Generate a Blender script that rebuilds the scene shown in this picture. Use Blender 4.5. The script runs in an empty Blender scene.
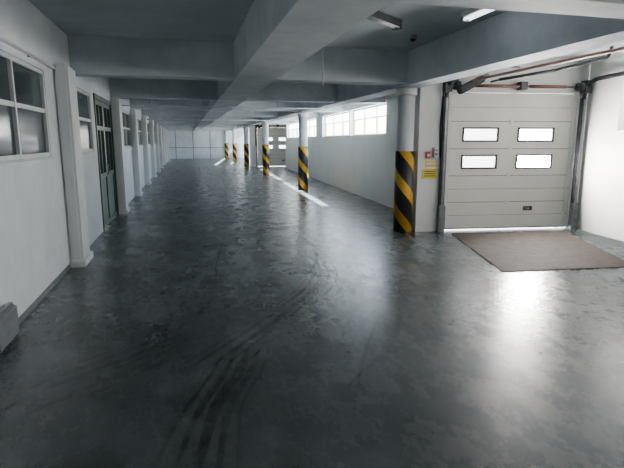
import bpy, bmesh, math, random
from mathutils import Vector, Matrix
random.seed(3)
C=bpy.context.scene.collection
TH=math.radians(7)
H=1.65
SLAB=3.12
BB=2.6      # beam bottom
# ---------------- materials ----------------
def newmat(name):
    m=bpy.data.materials.new(name); m.use_nodes=True
    nt=m.node_tree; b=nt.nodes['Principled BSDF']
    return m,nt,b
def noise(nt,scale,detail=4,rough=.55,coord='Object',sc=(1,1,1)):
    tc=nt.nodes.new('ShaderNodeTexCoord'); mp=nt.nodes.new('ShaderNodeMapping')
    mp.inputs['Scale'].default_value=sc
    n=nt.nodes.new('ShaderNodeTexNoise'); n.inputs['Scale'].default_value=scale
    n.inputs['Detail'].default_value=detail; n.inputs['Roughness'].default_value=rough
    nt.links.new(tc.outputs[coord],mp.inputs[0]); nt.links.new(mp.outputs[0],n.inputs['Vector'])
    return n
def ramp(nt,fac,stops):
    r=nt.nodes.new('ShaderNodeValToRGB'); e=r.color_ramp.elements
    while len(e)<len(stops): e.new(.5)
    for i,(p,c) in enumerate(stops):
        e[i].position=p; e[i].color=(*c,1) if len(c)==3 else c
    nt.links.new(fac,r.inputs[0]); return r
def paint(name,c1,c2,scale=2.5,rough=.6,bump=.1,metal=0,sc=(1,1,1),spec=.5):
    m,nt,b=newmat(name)
    n=noise(nt,scale,6,.6,sc=sc)
    r=ramp(nt,n.outputs[0],[(.35,c1),(.65,c2)])
    nt.links.new(r.outputs[0],b.inputs['Base Color'])
    b.inputs['Roughness'].default_value=rough; b.inputs['Metallic'].default_value=metal
    b.inputs['Specular IOR Level'].default_value=spec
    if bump:
        n2=noise(nt,45,4); bp=nt.nodes.new('ShaderNodeBump'); bp.inputs['Strength'].default_value=bump
        bp.inputs['Distance'].default_value=.01
        nt.links.new(n2.outputs[0],bp.inputs['Height']); nt.links.new(bp.outputs[0],b.inputs['Normal'])
    return m
def emis(name,c,s):
    m=bpy.data.materials.new(name); m.use_nodes=True; nt=m.node_tree; nt.nodes.clear()
    o=nt.nodes.new('ShaderNodeOutputMaterial'); e=nt.nodes.new('ShaderNodeEmission')
    e.inputs[0].default_value=(*c,1); e.inputs[1].default_value=s
    nt.links.new(e.outputs[0],o.inputs[0])
    return m
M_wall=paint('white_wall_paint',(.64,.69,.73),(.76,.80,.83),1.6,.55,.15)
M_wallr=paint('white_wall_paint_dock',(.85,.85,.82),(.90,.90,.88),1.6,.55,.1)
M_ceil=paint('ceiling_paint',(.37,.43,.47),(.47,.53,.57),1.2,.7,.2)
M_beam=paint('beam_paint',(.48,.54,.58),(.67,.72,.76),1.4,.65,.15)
M_col=paint('column_paint',(.66,.69,.71),(.77,.79,.80),2,.5,.1)
M_frame=paint('window_frame_paint',(.55,.60,.62),(.68,.72,.73),4,.4,0)
M_door=paint('door_panel_paint',(.78,.76,.70),(.85,.83,.78),1.5,.4,.05)
M_seam=paint('door_seam',(.20,.19,.17),(.28,.26,.24),4,.6,0)
M_track=paint('dark_steel',(.03,.032,.035),(.07,.07,.075),8,.4,0,.6)
M_grey=paint('grey_steel',(.18,.19,.2),(.26,.27,.28),8,.4,0,.6)
M_blk=paint('black_rubber',(.015,.015,.015),(.03,.03,.03),8,.7,0)
M_green=paint('green_gate_paint',(.02,.06,.05),(.04,.10,.08),3,.4,0)
M_red=paint('red_plastic',(.5,.03,.02),(.6,.05,.03),3,.4,0)
M_rust=paint('red_pipe_paint',(.13,.055,.045),(.20,.085,.07),6,.5,0)
M_yel=paint('yellow_sign_plate',(.80,.60,.03),(.85,.66,.05),3,.5,0)
M_wht=paint('white_plastic',(.7,.7,.7),(.8,.8,.8),3,.4,0)
M_mat=paint('worn_brown_steel',(.026,.020,.017),(.060,.047,.039),7,.8,.6,spec=.12)
M_ground=paint('outdoor_concrete',(.35,.34,.32),(.45,.44,.42),2,.8,.2)
def glass_dark():
    m,nt,b=newmat('dim_room_glass')
    n=noise(nt,1.5,3)
    r=ramp(nt,n.outputs[0],[(.3,(.025,.038,.042)),(.7,(.075,.10,.105))])
    nt.links.new(r.outputs[0],b.inputs['Base Color']); b.inputs['Roughness'].default_value=.12
    return m
M_glass=glass_dark()
M_pane=emis('daylight_glow_pane',(.95,.98,1.0),15)  # pane glows by itself, standing in for sky light
M_glow=emis('closed_glow_pane',(1.0,.97,.92),9.5)  # opaque glowing pane, gives daylight and keeps direct sun off the floor
M_dpane=emis('daylight_glow_door_pane',(.97,.98,1.0),8)  # emission in the door glass replaces the daylight behind it
M_dpane2=emis('boosted_glow_door_pane',(1.0,.97,.94),30)  # glow raised so its reflection feeds the floor hot spot
M_dpane3=emis('floor_glare_door_pane',(1.0,.97,.93),800)  # very strong glow added to make the hot spot on the floor
M_gap=emis('daylight_gap',(.95,.97,1.0),8)
M_tube=emis('fluorescent_tube',(.9,.97,1.0),3.5)
def floor_mat():
    m,nt,b=newmat('polished_concrete')
    n1=noise(nt,.7,10,.72); n2=noise(nt,3.5,10,.78,sc=(1,.6,1)); n3=noise(nt,30,4,.6)
    a=ramp(nt,n1.outputs[0],[(.36,(.030,.040,.044)),(.50,(.064,.078,.084)),(.66,(.118,.137,.143))])
    c=ramp(nt,n2.outputs[0],[(.28,(.5,.5,.5)),(.50,(1,1,1)),(.75,(1.35,1.35,1.35))])
    d=ramp(nt,n3.outputs[0],[(.25,(.8,.8,.8)),(.75,(1.15,1.15,1.15))])
    x=nt.nodes.new('ShaderNodeMixRGB'); x.blend_type='MULTIPLY'; x.inputs[0].default_value=1
    y=nt.nodes.new('ShaderNodeMixRGB'); y.blend_type='MULTIPLY'; y.inputs[0].default_value=1
    nt.links.new(a.outputs[0],x.inputs[1]); nt.links.new(c.outputs[0],x.inputs[2])
    nt.links.new(x.outputs[0],y.inputs[1]); nt.links.new(d.outputs[0],y.inputs[2])
    nt.links.new(y.outputs[0],b.inputs['Base Color'])
    r=ramp(nt,n2.outputs[0],[(.28,(.33,.33,.33)),(.70,(.22,.22,.22))])
    nt.links.new(r.outputs[0],b.inputs['Roughness'])
    bp=nt.nodes.new('ShaderNodeBump'); bp.inputs['Strength'].default_value=.08; bp.inputs['Distance'].default_value=.01
    n4=noise(nt,14,5,.6); nt.links.new(n4.outputs[0],bp.inputs['Height']); nt.links.new(bp.outputs[0],b.inputs['Normal'])
    b.inputs['Specular IOR Level'].default_value=.5
    return m
M_floor=floor_mat()
def stripe_mat():
    m,nt,b=newmat('hazard_stripes')
    tc=nt.nodes.new('ShaderNodeTexCoord'); s=nt.nodes.new('ShaderNodeSeparateXYZ'); nt.links.new(tc.outputs['Object'],s.inputs[0])
    def mth(op,a,bv=None):
        k=nt.nodes.new('ShaderNodeMath'); k.operation=op
        for i,v in enumerate((a,bv)):
            if v is None: continue
            if isinstance(v,(int,float)): k.inputs[i].default_value=v
            else: nt.links.new(v,k.inputs[i])
        return k.outputs[0]
    at=mth('ARCTAN2',s.outputs[1],s.outputs[0]); at=mth('MULTIPLY',at,2/(2*math.pi))
    z=mth('DIVIDE',s.outputs[2],.62); f=mth('FRACT',mth('ADD',mth('ADD',at,z),10.1))
    r=ramp(nt,f,[(0,(.012,.012,.014)),(.62,(.66,.36,.02))]); r.color_ramp.interpolation='CONSTANT'
    nt.links.new(r.outputs[0],b.inputs['Base Color']); b.inputs['Roughness'].default_value=.45
    return m
M_str=stripe_mat()
def mark_mat():
    m,nt,b=newmat('tire_rubber_marks')
    b.inputs['Base Color'].default_value=(.010,.011,.012,1); b.inputs['Roughness'].default_value=.3
    n=noise(nt,6,9,.8); r=ramp(nt,n.outputs[0],[(.38,(0,0,0)),(.68,(.6,.6,.6))])
    nt.links.new(r.outputs[0],b.inputs['Alpha']); return m
M_mark=mark_mat()
# ---------------- mesh helper ----------------
class B:
    def __init__(s,name): s.bm=bmesh.new(); s.mats=[]; s.name=name
    def mi(s,m):
        if m not in s.mats: s.mats.append(m)
        return s.mats.index(m)
    def box(s,x0,x1,y0,y1,z0,z1,m,T=None,bev=0):
        g=bmesh.ops.create_cube(s.bm,size=1); vs=g['verts']
        for v in vs:
            v.co=Vector(((x0+x1)/2+v.co.x*(x1-x0),(y0+y1)/2+v.co.y*(y1-y0),(z0+z1)/2+v.co.z*(z1-z0)))
        fs={f for v in vs for f in v.link_faces}
        for f in fs: f.material_index=s.mi(m)
        if bev:
            es={e for v in vs for e in v.link_edges}
            r=bmesh.ops.bevel(s.bm,geom=list(es),offset=bev,segments=2,affect='EDGES')
            vs=list({v for f in r['faces'] for v in f.verts}|{v for v in vs if v.is_valid})
            for f in {f for v in vs for f in v.link_faces}: f.material_index=s.mi(m)
        if T is not None: bmesh.ops.transform(s.bm,matrix=T,verts=vs)
    def cyl(s,p,q,r,m,seg=20,r2=None,T=None):
        p=Vector(p);q=Vector(q);d=q-p
        g=bmesh.ops.create_cone(s.bm,cap_ends=True,segments=seg,radius1=r,radius2=r if r2 is None else r2,depth=d.length)
        M=Matrix.Translation((p+q)/2)@d.to_track_quat('Z','Y').to_matrix().to_4x4()
        if T is not None: M=T@M
        bmesh.ops.transform(s.bm,matrix=M,verts=g['verts'])
        for f in {f for v in g['verts'] for f in v.link_faces}:
            f.material_index=s.mi(m); f.smooth=len(f.verts)==4
    def tube(s,pts,r,m,T=None,seg=10):
        for a,b in zip(pts[:-1],pts[1:]): s.cyl(a,b,r,m,seg,T=T)
    def done(s,origin=(0,0,0)):
        if origin!=(0,0,0): bmesh.ops.translate(s.bm,vec=-Vector(origin),verts=s.bm.verts)
        me=bpy.data.meshes.new(s.name); s.bm.to_mesh(me); s.bm.free()
        for m in s.mats: me.materials.append(m)
        o=bpy.data.objects.new(s.name,me); o.location=origin; C.objects.link(o); return o
def poly_slab(name,pts,z0,z1,m):
    bm=bmesh.new(); vs=[bm.verts.new((x,y,z0)) for x,y in pts]; f=bm.faces.new(vs)
    r=bmesh.ops.extrude_face_region(bm,geom=[f]); bmesh.ops.translate(bm,vec=(0,0,z1-z0),verts=[v for v in r['geom'] if isinstance(v,bmesh.types.BMVert)])
    bmesh.ops.recalc_face_normals(bm,faces=bm.faces)
    me=bpy.data.meshes.new(name); bm.to_mesh(me); bm.free(); me.materials.append(m)
    o=bpy.data.objects.new(name,me); C.objects.link(o); return o
# ---------------- shell ----------------
LX=-1.55; YB=-16.6; YF=49.7
W2A=(4.80,8.5); W2B=(5.97,30.6)     # inner line of the second window wall
def w2x(y): return W2A[0]+(y-W2A[1])*(W2B[0]-W2A[0])/(W2B[1]-W2A[1])
outer=[(LX-.2,YB),(4.25,YB),(7.22,7.95),(7.24,8.15),(4.82,8.55),(W2B[0]+.02,W2B[1]),(7.27,30.6),(7.29,32.75),(4.05,33.15),(6.1,YF),(LX-.2,YF)]
poly_slab('floor',outer,-.2,0,M_floor)
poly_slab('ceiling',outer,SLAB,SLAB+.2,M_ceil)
g=B('yard_ground'); g.box(-40,60,-50,90,-.45,-.35,M_ground); g.done()
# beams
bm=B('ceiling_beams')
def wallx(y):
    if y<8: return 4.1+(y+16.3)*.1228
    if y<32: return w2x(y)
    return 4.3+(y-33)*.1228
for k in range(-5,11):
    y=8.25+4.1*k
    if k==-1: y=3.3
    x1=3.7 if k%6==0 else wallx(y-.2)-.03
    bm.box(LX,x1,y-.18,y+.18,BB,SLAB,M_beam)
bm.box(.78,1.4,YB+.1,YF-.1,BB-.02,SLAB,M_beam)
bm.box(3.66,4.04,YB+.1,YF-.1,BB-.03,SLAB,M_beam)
bm.done()
# left wall
SILL,TOP=1.47,2.45
wins=[(-9,-5),(-3.6,-.4),(.4,3.9),(4.35,6.6),(8.2,9.55),(12.75,16.0),(16.85,20.1),(20.95,24.2),(25.05,28.3),(29.15,32.4),(33.3,36.5),(37.4,40.6),(41.5,44.7),(45.6,48.9)]
gate=(9.85,12.0)
w=B('wall_left')
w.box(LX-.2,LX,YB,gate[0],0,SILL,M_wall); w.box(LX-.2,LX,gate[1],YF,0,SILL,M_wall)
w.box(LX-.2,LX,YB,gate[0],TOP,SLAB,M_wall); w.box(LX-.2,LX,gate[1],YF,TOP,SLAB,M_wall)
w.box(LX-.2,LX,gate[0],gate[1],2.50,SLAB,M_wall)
prev=YB
for a,b in wins+[(YF,YF)]:
    segs=[(prev,a)]
    if prev<gate[0]<a: segs=[(prev,gate[0]),(gate[1],a)]
    for s0,s1 in segs: w.box(LX-.2,LX,s0,s1,SILL,TOP,M_wall)
    prev=b
w.done()
def leftwin(i,y0,y1):
    b=B('window_%d'%i); f=.045; x0,x1=LX-.08,LX-.01
    y0+=.003;y1-=.003;z0=SILL+.003;z1=TOP-.003
    b.box(x0,x1,y0,y1,z0,z0+f,M_frame); b.box(x0,x1,y0,y1,z1-f,z1,M_frame)
    n=max(1,round((y1-y0)/1.15)); 
    for k in range(n+1):
        yy=y0+(y1-y0)*k/n; yy=min(max(yy,y0+f/2),y1-f/2); b.box(x0+.002,x1+.004,yy-f/2,yy+f/2,z0,z1,M_frame)
    b.box(x0+.004,x1-.002,y0,y1,1.97,2.015,M_frame)
    b.box(LX-.05,LX-.04,y0,y1,z0,z1,M_glass)
    b.done()
for i,(a,b_) in enumerate(wins): leftwin(i+1,a,b_)
tr=B('trim_1')  # sill ledge
for a,b_ in wins: tr.box(LX+.001,LX+.035,a-.04,b_+.04,SILL-.05,SILL-.01,M_wall)
tr.done()
# gate
d=B('door_1'); y0,y1=gate; y0+=.01;y1-=.01
xa,xb=LX-.09,LX-.01
for yy in (y0,y1-.07): d.box(xa,xb+.03,yy,yy+.07,.005,2.49,M_green)
d.box(xa,xb+.03,y0,y1,2.41,2.49,M_green)
ym=(y0+y1)/2
for a,b_ in ((y0+.075,ym-.005),(ym+.005,y1-.075)):
    d.box(xa+.02,xb,a,a+.08,.02,2.40,M_green); d.box(xa+.02,xb,b_-.08,b_,.02,2.40,M_green)
    for z in (.02,.95,1.85,2.32): d.box(xa+.02,xb,a,b_,z,z+.08,M_green)
    d.box(xa+.03,xb-.02,a,b_,.05,1.0,M_green)
    d.box(xa+.035,xb-.03,a,b_,1.0,2.35,M_glass)
    d.box(xa+.02,xb+.001,(a+b_)/2-.02,(a+b_)/2+.02,1.0,2.35,M_green)
d.cyl((xb+.04,ym-.08,1.0),(xb+.04,ym-.08,1.2),.012,M_grey); d.box(xb-.01,xb+.04,ym-.09,ym-.07,1.0,1.02,M_grey); d.box(xb-.01,xb+.04,ym-.09,ym-.07,1.18,1.2,M_grey)
d.done()
# left pilasters under beams
for k in range(-4,10):
    yc=8.0+4.1*k
    if k==-1 : continue
    if k==0: yc=7.28
    if k==1: yc=12.33
    b=B('wall_pilaster'); b.box(LX+.002,LX+.17,yc-.26,yc+.26,0.001,2.595,M_col,bev=.03)
    b.box(LX+.002,LX+.20,yc-.29,yc+.29,.001,.10,M_col,bev=.01)
    b.done()
b=B('concrete_curb'); b.box(LX+.002,LX+.09,4.1,4.62,.001,.30,M_grey,bev=.03); b.done()
b=B('baseboard_left'); b.box(LX+.001,LX+.012,4.65,6.95,.001,.06,M_grey); b.done()
b=B('wall_conduit'); b.tube([(LX+.03,-3,2.53),(LX+.03,6.98,2.53)],.018,M_wht); 
for y in range(-2,7,2): b.box(LX+.001,LX+.03,y-.02,y+.02,2.51,2.55,M_grey)
b.done()
# far & back walls
w=B('wall_far')
w.box(LX-.2,6.2,YF,YF+.2,0,SLAB,M_wall)
for i in range(4): 
    x=-.9+1.6*i; w.box(x,x+.06,YF-.02,YF,0,2.6,M_grey)
w.box(LX,3.6,YF-.021,YF,1.0,1.05,M_grey); w.done()
w=B('wall_back'); w.box(LX-.2,4.4,YB-.2,YB,0,SLAB,M_wall); w.done()
# ---------------- teeth ----------------
def frame(ax,ay,th=TH):
    return Matrix.Translation((ax,ay,0))@Matrix.Rotation(-th,4,'Z')
WN=20
def sidewall(T0,L,winlist,name,closed=False,open_h=.50):
    """wall running along local -y from T0 origin, thickness to +x.
    window bottoms are left unglazed, an opening added for the sun streak, unless closed"""
    global WN
    w=B(name); z0,z1=1.82,2.62
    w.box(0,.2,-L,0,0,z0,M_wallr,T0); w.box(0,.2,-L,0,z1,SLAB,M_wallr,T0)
    cur=-L
    for a,b_ in sorted(winlist)+[(0,0)]:
        if a>cur+1e-4: w.box(0,.2,cur,a,z0,z1,M_wallr,T0)
        cur=b_
    w.done()
    for i,(a,b_) in enumerate(winlist):
        b=B('window_%d'%WN); WN+=1; f=.04
        a2=a+.003;b2=b_-.003
        b.box(.13,.18,a2,b2,z0+.002,z0+f,M_frame,T0); b.box(.13,.18,a2,b2,z1-f,z1-.002,M_frame,T0)
        n=max(1,round((b2-a2)/1.25))
        for k in range(n+1):
            yy=a2+(b2-a2)*k/n; yy=min(max(yy,a2+f/2),b2-f/2); b.box(.128,.182,yy-f/2,yy+f/2,z0+.002,z1-.002,M_frame,T0)
        zp=z0+.01 if closed else z0+open_h  # unglazed strip added so a thin streak of sun reaches the floor
        if not closed: b.box(.132,.178,a2,b2,zp-.03,zp,M_frame,T0)
        b.box(.15,.16,a2+.01,b2-.01,zp,z1-.01,M_glow if closed else M_pane,T0)
        b.done()
DN=2
def docktooth(ax,ay,full,wname):
    global DN
    T=frame(ax,ay)
    s0,s1,dz=.5,3.02,2.5
    w=B(wname)
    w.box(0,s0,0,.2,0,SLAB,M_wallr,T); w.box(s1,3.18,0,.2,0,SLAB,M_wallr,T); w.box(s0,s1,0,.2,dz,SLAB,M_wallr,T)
    w.done()
    d=B('door_%d'%DN); DN+=1
    nsec=5; hh=(dz-.05)/nsec; wins=[(.83,1.52),(1.89,2.60)]
    for i in range(nsec):
        za=.045+i*hh; zb=za+hh-.012
        if i in (2,3):
            wz0=za+.12; wz1=zb-.10
            d.box(s0+.005,s1-.005,.05,.09,za,wz0,M_door,T); d.box(s0+.005,s1-.005,.05,.09,wz1,zb,M_door,T)
            c=s0+.005
            for wi,(a,b_) in enumerate(wins):
                d.box(c,a,.05,.09,wz0,wz1,M_door,T); c=b_
                for q in ((a,b_,wz0,wz0+.03),(a,b_,wz1-.03,wz1),(a,a+.03,wz0,wz1),(b_-.03,b_,wz0,wz1)):
                    d.box(q[0],q[1],.035,.095,q[2],q[3],M_blk,T)
                pm=M_dpane
                if full and wi==1: pm=M_dpane3 if i==2 else M_dpane2
                d.box(a+.02,b_-.02,.065,.075,wz0+.02,wz1-.02,pm,T)
            d.box(c,s1-.005,.05,.09,wz0,wz1,M_door,T)
        else:
            d.box(s0+.005,s1-.005,.05,.09,za,zb,M_door,T)
            d.box(s0+.01,s1-.01,.048,.05,(za+zb)/2-.003,(za+zb)/2+.003,M_seam,T)
        d.box(s0+.01,s1-.01,.06,.088,zb,zb+.012,M_seam,T)
        for hx in (s0+.06,(s0+s1)/2,s1-.06):
            d.box(hx-.035,hx+.035,.035,.05,zb-.05,zb+.05,M_wht,T)
        for hx in (s0+.07,s1-.11): d.box(hx,hx+.04,.044,.05,za+.05,zb-.05,M_wht,T)
    d.box(s0+.005,s1-.005,.055,.085,.022,.045,M_blk,T)
    d.box(s0+.02,s1-.25,.065,.075,.002,.022,M_gap,T)
    d.box(2.10,2.28,.03,.05,.36,.44,M_blk,T,bev=.005); d.cyl((2.19,.03,.40),(2.19,-.0,.40),.02,M_grey,T=T)
    d.done()
    t=B('door_track_assembly')
    for s,sg in ((s0-.045,-1),(s1+.045,1)):
        t.box(s-.045,s+.045,-.075,-.003,.002,2.42,M_track,T)
        t.box(s-.02,s+.02,-.10,-.075,.5,2.40,M_grey,T)
        t.box(s-.06,s+.06,-.12,-.003,.002,.5,M_grey,T,bev=.01)
        pts=[]
        for k in range(9):
            an=k/8*math.pi/2; pts.append((s,-.06-.32*(1-math.cos(an)),2.40+.32*math.sin(an)))
        pts.append((s,-2.6,2.76))
        t.tube(pts,.036,M_track,T)
        for yy in (-1.2,-2.5): t.box(s-.012,s+.012,yy-.015,yy+.015,2.74,SLAB-.002,M_grey,T)
        t.box(s-.06,s+.06,-.16,-.003,2.5,2.72,M_track,T)
        t.cyl((s-sg*.1,-.13,2.60),(s-sg*.2,-.13,2.60),.075,M_track,T=T)
    t.cyl((s0-.12,-.13,2.60),(s1+.12,-.13,2.60),.016,M_track,T=T)
    t.cyl((.95,-.13,2.60),(1.75,-.13,2.60),.028,M_rust,T=T)
    t.cyl((1.95,-.13,2.60),(2.65,-.13,2.60),.028,M_rust,T=T)
    t.box(1.78,1.9,-.16,-.003,2.54,2.68,M_track,T)
    R=T@Matrix.Translation((.80,-.26,2.60))@Matrix.Rotation(math.radians(-28),4,'Y')
    t.box(-.24,.24,-.09,.09,-.06,.06,M_blk,R,bev=.02); t.cyl((.24,0,0),(.34,0,0),.045,M_grey,T=R)
    t.box(.5,.62,-.16,-.003,2.56,2.72,M_track,T)
    t.tube([(s0-.09,-.02,2.5),(s0-.12,-.02,1.9),(s0-.10,-.02,1.35)],.01,M_blk,T)
    t.done()
    if full:
        b=B('yellow_warning_sign'); b.box(.09,.36,-.012,-.002,.98,1.15,M_yel,T)
        for z in (1.02,1.06,1.10): b.box(.12,.33,-.014,-.012,z,z+.015,M_blk,T)
        b.done()
        b=B('paper_notice'); b.box(.14,.34,-.008,-.002,1.19,1.30,M_yel,T); b.box(.16,.32,-.01,-.008,1.22,1.27,M_wht,T); b.done()
        b=B('fire_alarm_button'); b.box(.13,.21,-.05,-.002,1.34,1.46,M_red,T,bev=.008); b.cyl((.17,-.05,1.40),(.17,-.062,1.40),.025,M_wht,T=T); b.done()
        b=B('door_control_box'); b.box(.26,.35,-.09,-.002,1.36,1.54,M_wht,T,bev=.01)
        b.cyl((.30,-.09,1.49),(.30,-.10,1.49),.016,M_red,T=T); b.cyl((.30,-.09,1.42),(.30,-.10,1.42),.016,M_blk,T=T); b.done()
docktooth(4.05,8.35,True,'wall_dock_near'); docktooth(4.05,32.95,False,'wall_dock_far')
sidewall(frame(7.19,7.96),24.6,[(-5.2,-.85),(-9.6,-5.5),(-14,-9.9)],'wall_right_near',closed=True)
ang=math.atan2(W2B[0]-W2A[0],W2B[1]-W2A[1]); L2=math.hypot(W2B[0]-W2A[0],W2B[1]-W2A[1])
sidewall(frame(*W2B,ang),L2,[(-18.4,-14.9),(-14.8,-10.7),(-9.4,-5.0),(-4.9,-.6)],'wall_right_middle')
w=B('wall_right_alcove'); w.box(W2B[0],7.4,30.4,30.6,0,SLAB,M_wallr); w.box(7.27,7.47,30.6,32.55,0,SLAB,M_wallr); w.done()
sidewall(frame(6.33,49.63),16.4,[(-13,-9.2),(-8.9,-5),(-4.6,-.8)],'wall_right_far')
# ---------------- columns ----------------
for k in range(-2,6):
    y=8.5+8.2*k; x=3.86
    c=B('striped_column')
    c.cyl((x,y,.001),(x,y,2.565),.150,M_col,40)
    c.cyl((x,y,.001),(x,y,1.47),.172,M_str,40)
    c.cyl((x,y,2.44),(x,y,2.566),.18,M_col,40)
    c.done(origin=(x,y,0))
# ---------------- floor items ----------------
poly_slab('dock_leveler_plate',[(4.60,8.02),(6.75,7.76),(5.75,5.22),(3.86,5.42)],.001,.012,M_mat)
tm=B('tire_marks')
def mark(pts,wd,z):
    P_=[Vector((*p,z)) for p in pts]; out=[]
    Q=[P_[0]*2-P_[1]]+P_+[P_[-1]*2-P_[-2]]
    for i in range(1,len(Q)-2):
        for k in range(10):
            t=k/10; a,b,c,d_=Q[i-1:i+3]
            out.append(.5*((2*b)+(c-a)*t+(2*a-5*b+4*c-d_)*t*t+(3*b-a-3*c+d_)*t**3))
    out.append(P_[-1]); rows=[]
    for i,p in enumerate(out):
        dd=(out[min(i+1,len(out)-1)]-out[max(i-1,0)]).normalized(); n=Vector((-dd.y,dd.x,0))
        ww=wd*(.35+.65*math.sin(math.pi*(i+.5)/len(out)))
        rows.append((tm.bm.verts.new(p+n*ww/2),tm.bm.verts.new(p-n*ww/2)))
    for a,b in zip(rows[:-1],rows[1:]):
        f=tm.bm.faces.new((a[0],a[1],b[1],b[0])); f.material_index=tm.mi(M_mark)
zz=.0012
for dx,wd in ((0,.07),(.09,.04),(-.12,.05),(.2,.03),(-.2,.02)):
    mark([(1.72+dx,6.6),(1.50+dx,5.6),(.85+dx*1.1,4.55),(.14+dx*1.3,3.6)],wd,zz); zz+=.0002
for dy,wd in ((0,.05),(.12,.03),(-.16,.05),(-.28,.02),(-.42,.04),(-.55,.02),(.25,.02)):
    mark([(-1.3,3.3+dy*1.2),(-.9,3.7+dy),(-.36,4.15+dy),(.1,4.7+dy*.8)],wd,zz); zz+=.0002
for dx,wd in ((0,.09),(.09,.06),(.17,.03),(-.1,.05),(-.2,.03)):
    mark([(.42+dx,3.8),(.3+dx,3.4),(.1+dx,2.9),(-.02+dx*1.2,2.3)],wd,zz); zz+=.0002
mark([(1.9,8.5),(1.9,7.4),(1.6,6.3),(1.2,5.6)],.05,zz)
mark([(2.2,4.9),(1.7,3.8),(.9,2.9)],.05,zz+.0002)
mark([(1.75,4.3),(1.3,3.5),(.9,2.6)],.03,zz+.0004)
mark([(.6,8.8),(.35,6.8),(.2,5.2),(-.3,4.0)],.03,zz+.0006)
mark([(2.9,4.6),(2.1,3.5),(1.5,2.7)],.03,zz+.0008)
tm.done()
# ---------------- ceiling fixtures ----------------
def lamp(x,y,ang,lit,ln=1.2,top=SLAB):
    T=Matrix.Translation((x,y,top))@Matrix.Rotation(ang,4,'Z')
    b=B('fluorescent_lamp')
    b.box(-.06,.06,-ln/2,ln/2,-.07,-.001,M_wht if lit else M_grey,T,bev=.01)
    for s in (-.03,.03):
        b.cyl((s,-ln/2+.04,-.09),(s,ln/2-.04,-.09),.014,M_tube if lit else M_wht,T=T,seg=10)
    for e in (-ln/2+.02,ln/2-.02): b.box(-.055,.055,e-.02,e+.02,-.115,-.06,M_grey,T)
    b.done()
lamp(2.28,5.85,math.radians(-52),False,.9)
lamp(3.22,4.95,0,True,1.2)
for k in range(2,10): lamp(2.5,8.25+4.1*k-2.0,math.pi/2,False)
for k in range(1,10): lamp(-.3,8.25+4.1*k-2.0,math.pi/2,False)
b=B('smoke_detector'); b.cyl((3.2,6.9,SLAB-.05),(3.2,6.9,SLAB-.001),.05,M_grey); b.cyl((3.2,6.9,SLAB-.08),(3.2,6.9,SLAB-.05),.03,M_blk,r2=.045); b.done()
b=B('hanging_conduit'); b.tube([(2.12,7.8,SLAB-.002),(2.12,7.8,2.5)],.013,M_wht); b.tube([(2.12,7.8,SLAB-.03),(2.12,7.0,SLAB-.03)],.013,M_wht); b.done()
b=B('heating_pipe'); 
b.tube([(4.25,-3,2.55),(4.25,7.0,2.55)],.020,M_rust)
for y in (-1,1,3.9,5.9): b.box(4.045,4.24,y-.015,y+.015,2.575,2.60,M_grey)
b.done()
b=B('cross_hall_pipe'); b.tube([(LX+.01,13.3,2.5),(3.65,13.3,2.5)],.02,M_wht); b.tube([(LX+.01,21.6,2.5),(3.65,21.6,2.5)],.025,M_wht)
for y,z in ((13.3,2.5),(21.6,2.5)):
    for x in (-.8,.5,2.4): b.tube([(x,y,z),(x,y,SLAB-.002)],.006,M_grey,seg=6)
b.done()
T=frame(4.05,8.35)
b=B('door_power_conduit'); b.tube([(5.35,7.98,2.70),(6.0,7.4,2.80),(6.55,6.9,2.95),(6.6,6.9,SLAB-.002)],.026,M_track)
b.tube([(5.35,7.98,2.70),(5.2,8.0,2.66)],.018,M_blk); b.done()
b=B('junction_box'); b.box(2.75,2.97,-1.7,-1.5,SLAB-.34,SLAB-.002,M_grey,T,bev=.01); b.box(2.74,2.8,-1.72,-1.6,SLAB-.30,SLAB-.18,M_rust,T); b.done()
# ---------------- light ----------------
sun=bpy.data.lights.new('sun','SUN'); sun.energy=150; sun.angle=.01; sun.color=(1,.96,.90)
so=bpy.data.objects.new('sun',sun); C.objects.link(so)
so.rotation_euler=Vector((-1.76,.1,-2.2)).to_track_quat('-Z','Y').to_euler()
wd=bpy.data.worlds.new('sky'); bpy.context.scene.world=wd; wd.use_nodes=True; nt=wd.node_tree
bg=nt.nodes['Background']; sk=nt.nodes.new('ShaderNodeTexSky'); sk.sky_type='NISHITA'; sk.sun_disc=False; sk.sun_elevation=math.radians(52)
nt.links.new(sk.outputs[0],bg.inputs[0]); bg.inputs[1].default_value=2.2
# ---------------- camera ----------------
cd=bpy.data.cameras.new('camera'); co=bpy.data.objects.new('camera',cd); C.objects.link(co)
cd.sensor_width=36; cd.lens=500/624*36; cd.clip_start=.05; cd.clip_end=300
co.location=(0,0,H); co.rotation_euler=(math.radians(90-10.54),0,math.radians(-14.02))
bpy.context.scene.camera=co
